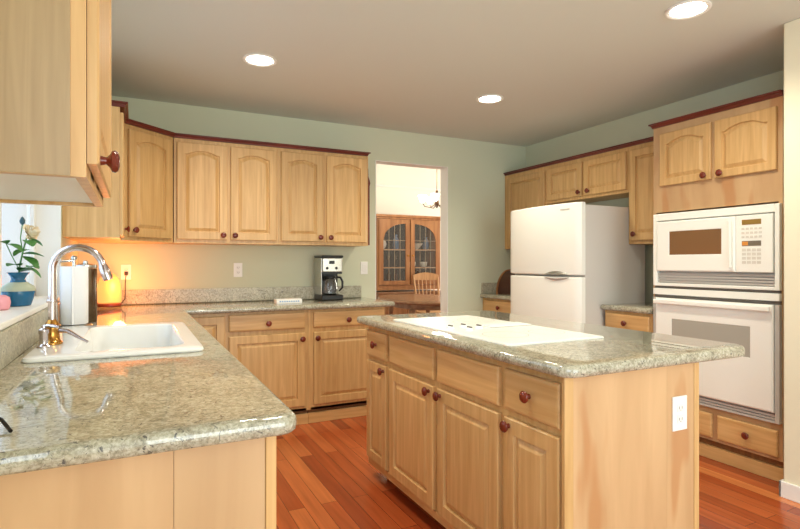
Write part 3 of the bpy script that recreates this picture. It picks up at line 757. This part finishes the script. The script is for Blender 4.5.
# vase with rose
vs = thing('flower_vase', 'blue patterned glass vase standing on the window sill', 'vase', (-.442, 2.735, WZ0 + .022))
m = mat('blue_glass', rgb(40, 110, 150), .12, trans=.25)
bm = MB(); lathe(bm, [(.040, 0), (.046, .003), (.056, .035), (.062, .065), (.055, .082), (.03, .10), (.025, .115), (.03, .128), (.042, .142), (.039, .142), (.026, .128), (.021, .115), (.024, .10), (.02, .09)], n=28); vb = obj('body', bm, m, vs, True)
bm = MB(); lathe(bm, [(.0635, .064), (.0635, .068), (.0575, .083), (.0335, .101), (.031, .100), (.053, .081)], n=28)
obj('raised_pattern', bm, mat('vase_pattern', rgb(176, 184, 160), .4, bump=1, bscale=60), vb, True)
rs = thing('rose', 'cream rose stem with green leaves in the blue vase', 'flower', (-.442, 2.735, WZ0 + .022 + .11))
GREEN = mat('leaf_green', rgb(70, 130, 60), .5); PET = mat('rose_petal', rgb(248, 236, 208), .6)
ex, ey = .09, .30
bm = MB(); tube(bm, [(0, 0, 0), (.004, .01, .06), (.012, .04, .13), (.02, .07, .185)], .0032, 6); tube(bm, [(.012, .03, .11), (.0, .05, .18), (.004, .07, .24)], .0022, 6)
tube(bm, [(0, .005, .05), (-.02, -.03, .11), (-.03, -.06, .15)], .002, 6); tube(bm, [(0, .005, .03), (.01, .05, .05), (.016, .1, .055)], .002, 6)
obj('stem', bm, GREEN, rs, True)
def leaf(bm, p, d, ln, wd, up=(0, 0, 1)):
    p = Vector(p); d = Vector(d).normalized(); s = d.cross(Vector(up)).normalized(); n_ = s.cross(d)
    rows = []
    for i in range(7):
        t = i / 6; wv = wd * math.sin(PI * min(1, t * .92 + .04)) ** .8; c = p + d * ln * t - Vector((0, 0, 1)) * ln * .25 * t * t
        rows.append([bm.verts.new(c - s * wv / 2 + n_ * wv * .15), bm.verts.new(c), bm.verts.new(c + s * wv / 2 + n_ * wv * .15)])
    for a, b_ in zip(rows, rows[1:]):
        for k in range(2): bm.faces.new((a[k], a[k + 1], b_[k + 1], b_[k]))
random.seed(3)
for (p, d, ln, wd) in [((-.03, -.06, .15), (-.3, -1, .3), .08, .04), ((-.03, -.06, .15), (.8, -.4, -.2), .06, .04), ((-.01, -.02, .10), (.6, -.2, .5), .07, .045), ((.01, .03, .11), (.9, .1, .1), .075, .045),
                        ((.01, .03, .10), (.9, -.5, -.5), .07, .045), ((.016, .10, .055), (.6, .9, .1), .06, .035), ((.016, .09, .055), (.8, -.1, -.5), .06, .035), ((0, .01, .04), (.7, -.5, .3), .06, .04),
                        ((0, .005, .03), (.8, .4, .4), .06, .035), ((.004, .02, .06), (-.4, -.8, .2), .07, .04), ((.02, .07, .18), (.9, .5, -.3), .06, .03), ((.02, .06, .17), (.5, -.9, -.2), .06, .035)]:
    bm = MB(); leaf(bm, p, d, ln * 1.05, wd * 1.5); obj('leaf', bm, GREEN, rs, True)
bm = MB(); c = Vector((.03, .085, .205)); ax = Vector((.8, -.35, .35)).normalized()
rot = Vector((0, 0, 1)).rotation_difference(ax).to_matrix()
for k in range(20):
    a = k * 2.4; lay = k / 19; op = .25 + lay * 1.0
    rows = []
    for i in range(6):
        t = i / 5; rad = .004 + (.010 + .030 * lay) * math.sin(t * PI / 2 * 1.05); z = -.01 + .045 * t * (1.1 - .75 * lay) - .012 * lay * t * t
        row = []
        for j in range(7):
            q = (j - 3) / 3 * .75 * (1 if i < 5 else .6)
            row.append(bm.verts.new(c + rot @ Vector((math.cos(a + q) * rad, math.sin(a + q) * rad, z + .002 * math.sin(j * 2 + k)))))
        rows.append(row)
    for x_, y_ in zip(rows, rows[1:]):
        for j in range(6): bm.faces.new((x_[j], x_[j + 1], y_[j + 1], y_[j]))
obj('blossom', bm, PET, rs, True)
bm = MB(); lathe(bm, [(.003, 0), (.010, .008), (.011, .018), (.006, .03), (.001, .036)], (.004, .07, .238), n=12); obj('bud', bm, mat('bud', rgb(60, 96, 110), .5), rs, True)
bm = MB(); lathe(bm, [(.018, 0), (.026, .006), (.03, .03), (.026, .05), (.012, .058)], (0, 0, 0), n=20)
plain('candle_jar', 'small pink candle on the sill left of blue vase', 'candle', bm, mat('pink_wax', rgb(232, 160, 168), .5), smooth=True, loc=(-.46, 2.52, WZ0 + .022))

# small white sign
sg = thing('table_sign', 'small white block with blue lettering lying on the back counter', 'sign', (1.08, 4.10, CT))
bm = MB(); bx(bm, -.1, .1, 0, .09, 0, .034, .003); obj('block', bm, PLASTIC, sg)
bm = MB()
for k in range(9): bx(bm, -.078 + k * .018, -.078 + k * .018 + .011, -.0012, 0, .012, .021)
obj('lettering', bm, mat('pale_blue', rgb(120, 160, 205), .5), sg)

# coffee maker
cm = thing('coffee_maker', 'black and steel drip coffee maker with glass carafe', 'coffee maker', (1.49, 4.26, CT), -.04)
cm.scale = (1.0, 1.0, 1.04)
bm = MB(); bx(bm, -.095, .095, 0, .25, 0, .045, .01, 3); obj('base', bm, BLACK, cm)
bm = MB(); bx(bm, -.085, .085, .13, .245, .045, .23, .006); o = obj('back_housing', bm, BLACK, cm)
bm = MB(); bx(bm, -.094, -.0855, .03, .245, .045, .345, .003); obj('side_panel', bm, STEEL, cm)
bm = MB(); bx(bm, .0855, .094, .03, .245, .23, .345, .003); obj('side_panel', bm, STEEL, cm)
bm = MB(); bx(bm, -.085, .085, .012, .245, .23, .345, .006); hd = obj('brew_head', bm, STEEL, cm)
bm = MB(); bx(bm, -.095, .095, .0, .25, .346, .366, .008, 3); obj('lid', bm, BLACK, cm)
bm = MB(); bx(bm, -.085, .085, .008, .14, .215, .2295, .002); obj('drip_shield', bm, BLACK, cm)
for x in (-.045, .035):
    bm = MB(); lathe(bm, [(.011, 0), (.011, .006), (.008, .009)], (x, .012, .262), 'y', 16); obj('dial', bm, BLACK, hd)
bm = MB(); bx(bm, -.028, .02, .009, .0115, .295, .322, .001); obj('clock_display', bm, BLACK, hd)
cf = thing('carafe', 'glass coffee carafe with black handle inside the coffee maker', 'carafe', (1.488, 4.318, CT + .048))
bm = MB(); lathe(bm, [(.05, 0), (.058, .006), (.062, .04), (.058, .09), (.046, .125), (.044, .135), (.042, .135), (.044, .124), (.055, .09), (.059, .04), (.055, .009), (.01, .006)], n=28); obj('glass_body', bm, GLASS, cf, True)
bm = MB(); lathe(bm, [(.048, .1355), (.05, .14), (.046, .155), (.01, .16)], n=28); obj('lid', bm, BLACK, cf, True)
bm = MB(); tube(bm, [(.042, -.03, .148), (.075, -.045, .145), (.092, -.052, .11), (.09, -.052, .06), (.066, -.04, .03)], [.009, .01, .01, .009, .007], 10); obj('handle', bm, BLACK, cf, True)
bm = MB(); lathe(bm, [(.0635, .03), (.0642, .034), (.0635, .038)], n=28)
bm.free()

# bread box in far corner
bb = thing('bread_box', 'brown round-fronted wooden box half hidden behind the refrigerator', 'box', (3.37, 4.19, CT), 0)
bm = MB(); n = 12
pr = [(.30, 0), (.30, .24)] + [(.16 - .16 * math.sin(i / n * PI / 2) * 1.0, .24 - .24 * (1 - math.cos(i / n * PI / 2)) ) for i in range(n + 1)]
loops(bm, [[(x, .02, z) for x, z in pr], [(x, .30, z) for x, z in pr]]); obj('body', bm, mat('dark_wood', rgb(74, 40, 26), .35), bb)
pr2 = [(.16 - .17 * math.sin(i / n * PI / 2), .25 - .25 * (1 - math.cos(i / n * PI / 2))) for i in range(n + 1)]
for y in (0, .301):
    bm = MB(); outer = [(x, z) for x, z in pr2] + [(.31, 0), (.31, .25)]
    loops(bm, [[(x, y, z) for x, z in outer], [(x, y + .0185, z) for x, z in outer]]); obj('side_panel', bm, OAK, bb)

# black cable bit on the near counter
bm = MB(); tube(bm, [(-.34, 1.20, CT + .004), (-.30, 1.23, CT + .022), (-.262, 1.262, CT + .034), (-.225, 1.235, CT + .018), (-.205, 1.20, CT + .004)], .0035, 8)
tube(bm, [(-.34, 1.10 + .04, CT + .012), (-.27, 1.145, CT + .012), (-.215, 1.15, CT + .0125)], [.011, .012, .009], 10)
plain('headphone_cord', 'black cord end lying on the near left counter edge', 'cord', bm, BLACK, smooth=True)

# ------------------------------------------------------------------ dining room
hu = thing('china_cabinet', 'tall oak china cabinet with two arched glass doors', 'china cabinet', (3.40, 7.62, 0))
WH = 1.14
bm = MB()
bx(bm, 0, .05, 0, .40, .80, 1.93); bx(bm, WH - .05, WH, 0, .40, .80, 1.93); bx(bm, .05, WH - .05, .37, .40, .80, 1.93); bx(bm, .05, WH - .05, 0, .37, 1.90, 1.93); bx(bm, .05, WH - .05, 0, .37, .80, .88)
obj('upper_case', bm, OAK, hu)
bm = MB(); bx(bm, -.02, WH + .02, -.02, .42, 1.93, 1.955, .004); bx(bm, -.035, WH + .035, -.04, .42, 1.957, 2.0, .01); obj('crown', bm, OAK, hu)
bm = MB(); bx(bm, 0, WH, -.06, .42, .06, .74); bx(bm, -.02, WH + .02, -.08, .44, .742, .775, .006); bx(bm, .02, WH - .02, -.03, .4, 0, .06); obj('buffet', bm, OAKD, hu)
for x0 in (.05, .575):
    d = obj('buffet_door', panel_door(x0, x0 + .515, .10, .70, 0, .07), OAK, hu); d.location = (0, -.06, 0)
bm = MB(); bx(bm, .05, WH - .05, .362, .369, .88, 1.90); obj('back_panel', bm, mat('dark_mirror', rgb(44, 50, 62), .6), hu)
for z in (1.15, 1.44): bm = MB(); bx(bm, .05, WH - .05, .03, .37, z, z + .015); obj('shelf', bm, OAK, hu)
for (x0, x1) in ((.02, .562), (.578, WH - .02)):
    bm = MB(); fw = .075
    outer = []; 
    ip = opening(x0 + fw, x1 - fw, .93, 1.68, .19)
    left = x0 < .3; wq = x1 - x0 - 2 * fw
    def ztop(x):
        s = (x1 - fw - x) / wq if left else (x - x0 - fw) / wq
        return 1.60 + .26 * math.sqrt(max(0, 1 - min(1, s) ** 2))
    ip = [(x0 + fw, .95), (x1 - fw, .95), (x1 - fw, ztop(x1 - fw))] + [(x1 - fw - wq * i / NA, ztop(x1 - fw - wq * i / NA)) for i in range(1, NA)] + [(x0 + fw, ztop(x0 + fw))]
    op = [(x0, .885), (x1, .885), (x1, 1.925)] + [((x0 + x1) / 2 + (1 - 2 * i / NA) * (x1 - x0) / 2, 1.925) for i in range(1, NA)] + [(x0, 1.925)]
    f3 = lambda pts, y: [(x, y, z) for x, z in pts]
    loops(bm, [f3(ip, -.001), f3(op, -.001), f3(op, -.022), f3(ip, -.022), f3(ip, -.001)], False, False)
    d = obj('glass_door', bm, OAK, hu)
    bm = MB(); loops(bm, [f3(ip, -.010), f3(ip, -.013)]); obj('pane', bm, GLASS, d)
    bm = MB(); xc = (x0 + x1) / 2; hw = (x1 - x0) / 2 - fw
    for x in (xc - hw * .5, xc, xc + hw * .5):
        zt = ztop(x); tube(bm, [(x, -.016, .95), (x, -.016, zt)], .004, 6)
    for z in (1.15, 1.44, 1.59): tube(bm, [(xc - hw, -.016, z), (xc + hw, -.016, z)], .004, 6)
    obj('leading', bm, mat('lead_came', rgb(190, 180, 160), .4, 1), d)
    bm = MB(); lathe(bm, [(.008, 0), (.014, .01), (.012, .02)], (x1 - .035 if x0 < .3 else x0 + .035, -.022, 1.35), 'y', 12); obj('knob', bm, BRASS, d, True)
DISH = mat('china_white', rgb(240, 238, 230), .2); BLUEG = mat('blue_china', rgb(90, 120, 160), .3); DKB = mat('dark_bottle', rgb(70, 24, 24), .2)
def lift(i, prof, x, z, m, nm, lb, cat, grp=None, yy=.2): 
    bm = MB(); lathe(bm, prof, n=20); return plain(nm, lb, cat, bm, m, grp, True, (3.40 + x, 7.62 + yy, z + .0008))
lift(0, [(.04, 0), (.07, .03), (.085, .08), (.07, .13), (.03, .155), (.012, .165), (.014, .18), (.004, .185)], .16, 1.455, DISH, 'teapot', 'round white china pot on top shelf of china cabinet', 'china')
lift(0, [(.035, 0), (.03, .01), (.08, .06), (.11, .10), (.105, .10), (.02, .02)], .80, 1.455, DISH, 'serving_bowl', 'white china bowl behind right door of china cabinet', 'china')
lift(0, [(.04, 0), (.05, .08), (.045, .16), (.02, .2), (.025, .24), (.02, .24)], .42, 1.455, BLUEG, 'blue_jug', 'blue china jug behind left door of china cabinet', 'china')
lift(0, [(.04, 0), (.055, .06), (.05, .14), (.022, .18), (.028, .21), (.02, .21)], .98, 1.455, BLUEG, 'blue_vase', 'blue china vase at right of the china cabinet shelf', 'china')
for k in range(3):
    lift(0, [(.03, 0), (.01, .01), (.006, .09), (.03, .13), (.036, .19), (.033, .19), (.004, .095)], .16 + k * .13, 1.165, GLASS, 'wine_glass', 'clear wine glass on the middle shelf, left half of china cabinet', 'glass', 'wine glasses in the china cabinet')
for k in range(3):
    lift(0, [(.035, 0), (.037, .01), (.037, .14), (.015, .19), (.014, .24), (.01, .24)], .16 + k * .13, .881, DKB, 'wine_bottle', 'dark red bottle on bottom shelf, left half of china cabinet', 'bottle', 'dark bottles, left half of china cabinet')
for k in range(3):
    lift(0, [(.035, 0), (.037, .01), (.037, .14), (.015, .19), (.014, .22), (.01, .22)], .70 + k * .13, .881, DKB, 'wine_bottle', 'dark bottle on bottom shelf, right half of china cabinet', 'bottle', 'dark bottles, right half of china cabinet')
for k in range(2):
    lift(0, [(.04, 0), (.055, .02), (.06, .08), (.055, .085), (.04, .02)], .72 + k * .22, 1.165, DISH, 'cup', 'white cup on middle shelf, right half of china cabinet', 'cup', 'white cups in the china cabinet')

# dining table
dt = thing('dining_table', 'oval dark oak dining table seen through the doorway', 'table', (3.48, 6.35, 0), -.2)
bm = MB(); n = 48
def oval(a, c, z): return [(a * math.cos(2 * PI * i / n), c * math.sin(2 * PI * i / n), z) for i in range(n)]
loops(bm, [oval(.55, .90, .725), oval(.565, .92, .735), oval(.565, .92, .75), oval(.555, .91, .76)]); obj('tabletop', bm, OAKD, dt, True)
bm = MB(); loops(bm, [oval(.42, .74, .65), oval(.42, .74, .7245)]); obj('apron', bm, OAKD, dt, True)
for (x, y) in ((.28, .55), (-.28, .55), (.28, -.55), (-.28, -.55)):
    bm = MB(); lathe(bm, [(.022, 0), (.03, .05), (.022, .12), (.036, .3), (.026, .5), (.038, .58), (.038, .649)], (x, y, 0), n=14); obj('leg', bm, OAKD, dt, True)
LOAK = wood('light_oak', rgb(186, 140, 96), rgb(214, 170, 122))
def chair(label, loc, rz):
    t = thing('dining_chair', label, 'chair', loc, rz)
    bm = MB(); loops(bm, [rrect(-.21, .21, -.21, .21, .06, .44), rrect(-.22, .22, -.22, .22, .07, .45), rrect(-.22, .22, -.22, .22, .07, .465), rrect(-.20, .20, -.20, .20, .06, .472)]); obj('seat', bm, LOAK, t, True)
    for (x, y) in ((-.17, -.17), (.17, -.17), (-.17, .17), (.17, .17)):
        bm = MB(); tube(bm, [(x * 1.2, y * 1.2, 0), (x * 1.1, y * 1.1, .2), (x, y, .44)], [.014, .02, .016], 10); obj('leg', bm, LOAK, t, True)
    for s in (-1, 1):
        bm = MB(); tube(bm, [(s * .19, .18, .47), (s * .20, .22, .75), (s * .21, .27, 1.0)], [.016, .017, .013], 10); obj('back_post', bm, LOAK, t, True)
    for k in range(5):
        x = -.12 + k * .06; bm = MB(); tube(bm, [(x, .185, .47), (x, .215, .62), (x * 1.08, .24, .74), (x * 1.15, .265, .965)], [.007, .013, .009, .007], 8); obj('spindle', bm, LOAK, t, True)
    bm = MB(); pts = []
    f_, bk = [], []
    for i in range(13):
        s = i / 12 * 2 - 1; x = s * .225; top = 1.035 + .045 * (1 - s * s); f_.append((x, .262 - .02 * (1 - s * s) * -1, .955)); bk.append((x, .285 + .02 * (1 - s * s), top))
    ringp = []
    vv = []
    for a, c in zip(f_, bk):
        vv.append([bm.verts.new(a), bm.verts.new((a[0], a[1] + .022, a[2])), bm.verts.new(c), bm.verts.new((c[0], c[1] - .022, c[2]))])
    for p, q in zip(vv, vv[1:]):
        for i in range(4): j = (i + 1) % 4; bm.faces.new((p[i], p[j], q[j], q[i]))
    bm.faces.new(vv[0]); bm.faces.new(vv[-1]); obj('top_rail', bm, LOAK, t, True)
    return t
chair('oak spindle-back chair behind the dining table, on its right', (4.17, 7.22, 0), -.1)

# chandelier
ch = thing('chandelier', 'bright chandelier with glass shades hanging in dining room', 'chandelier', (3.73, 6.35, 2.04))
bm = MB(); lathe(bm, [(.008, .2), (.02, .17), (.012, .1), (.03, .03), (.035, 0), (.02, -.03), (.008, -.05)], n=16); tube(bm, [(0, 0, .2), (0, 0, 1.11)], .005, 8); lathe(bm, [(.06, 1.09), (.06, 1.11)], n=20); obj('stem', bm, BRONZE, ch, True)
GL = mat('lit_glass', (1, 1, 1, 1), .5, emis=(1, .95, .85, 1), es=4)
for k in range(5):
    a = k * 2 * PI / 5 + .3; c_, s_2 = math.cos(a), math.sin(a)
    bm = MB(); tube(bm, [(.02 * c_, .02 * s_2, .0), (.09 * c_, .09 * s_2, -.045), (.17 * c_, .17 * s_2, -.03), (.20 * c_, .20 * s_2, .02)], .006, 8); ar = obj('arm', bm, BRONZE, ch, True)
    bm = MB(); lathe(bm, [(.02, .02), (.035, .04), (.05, .085), (.062, .12), (.058, .12), (.03, .04)], (.2 * c_, .2 * s_2, 0), n=16); obj('glass_shade', bm, GL, ch, True)
l = bpy.data.lights.new('chandelier_light', 'POINT'); l.energy = 20; l.color = (1, .95, .85); l.shadow_soft_size = .15
lo = bpy.data.objects.new('chandelier_light', l); C.objects.link(lo); lo.location = (3.67, 6.35, 2.42)
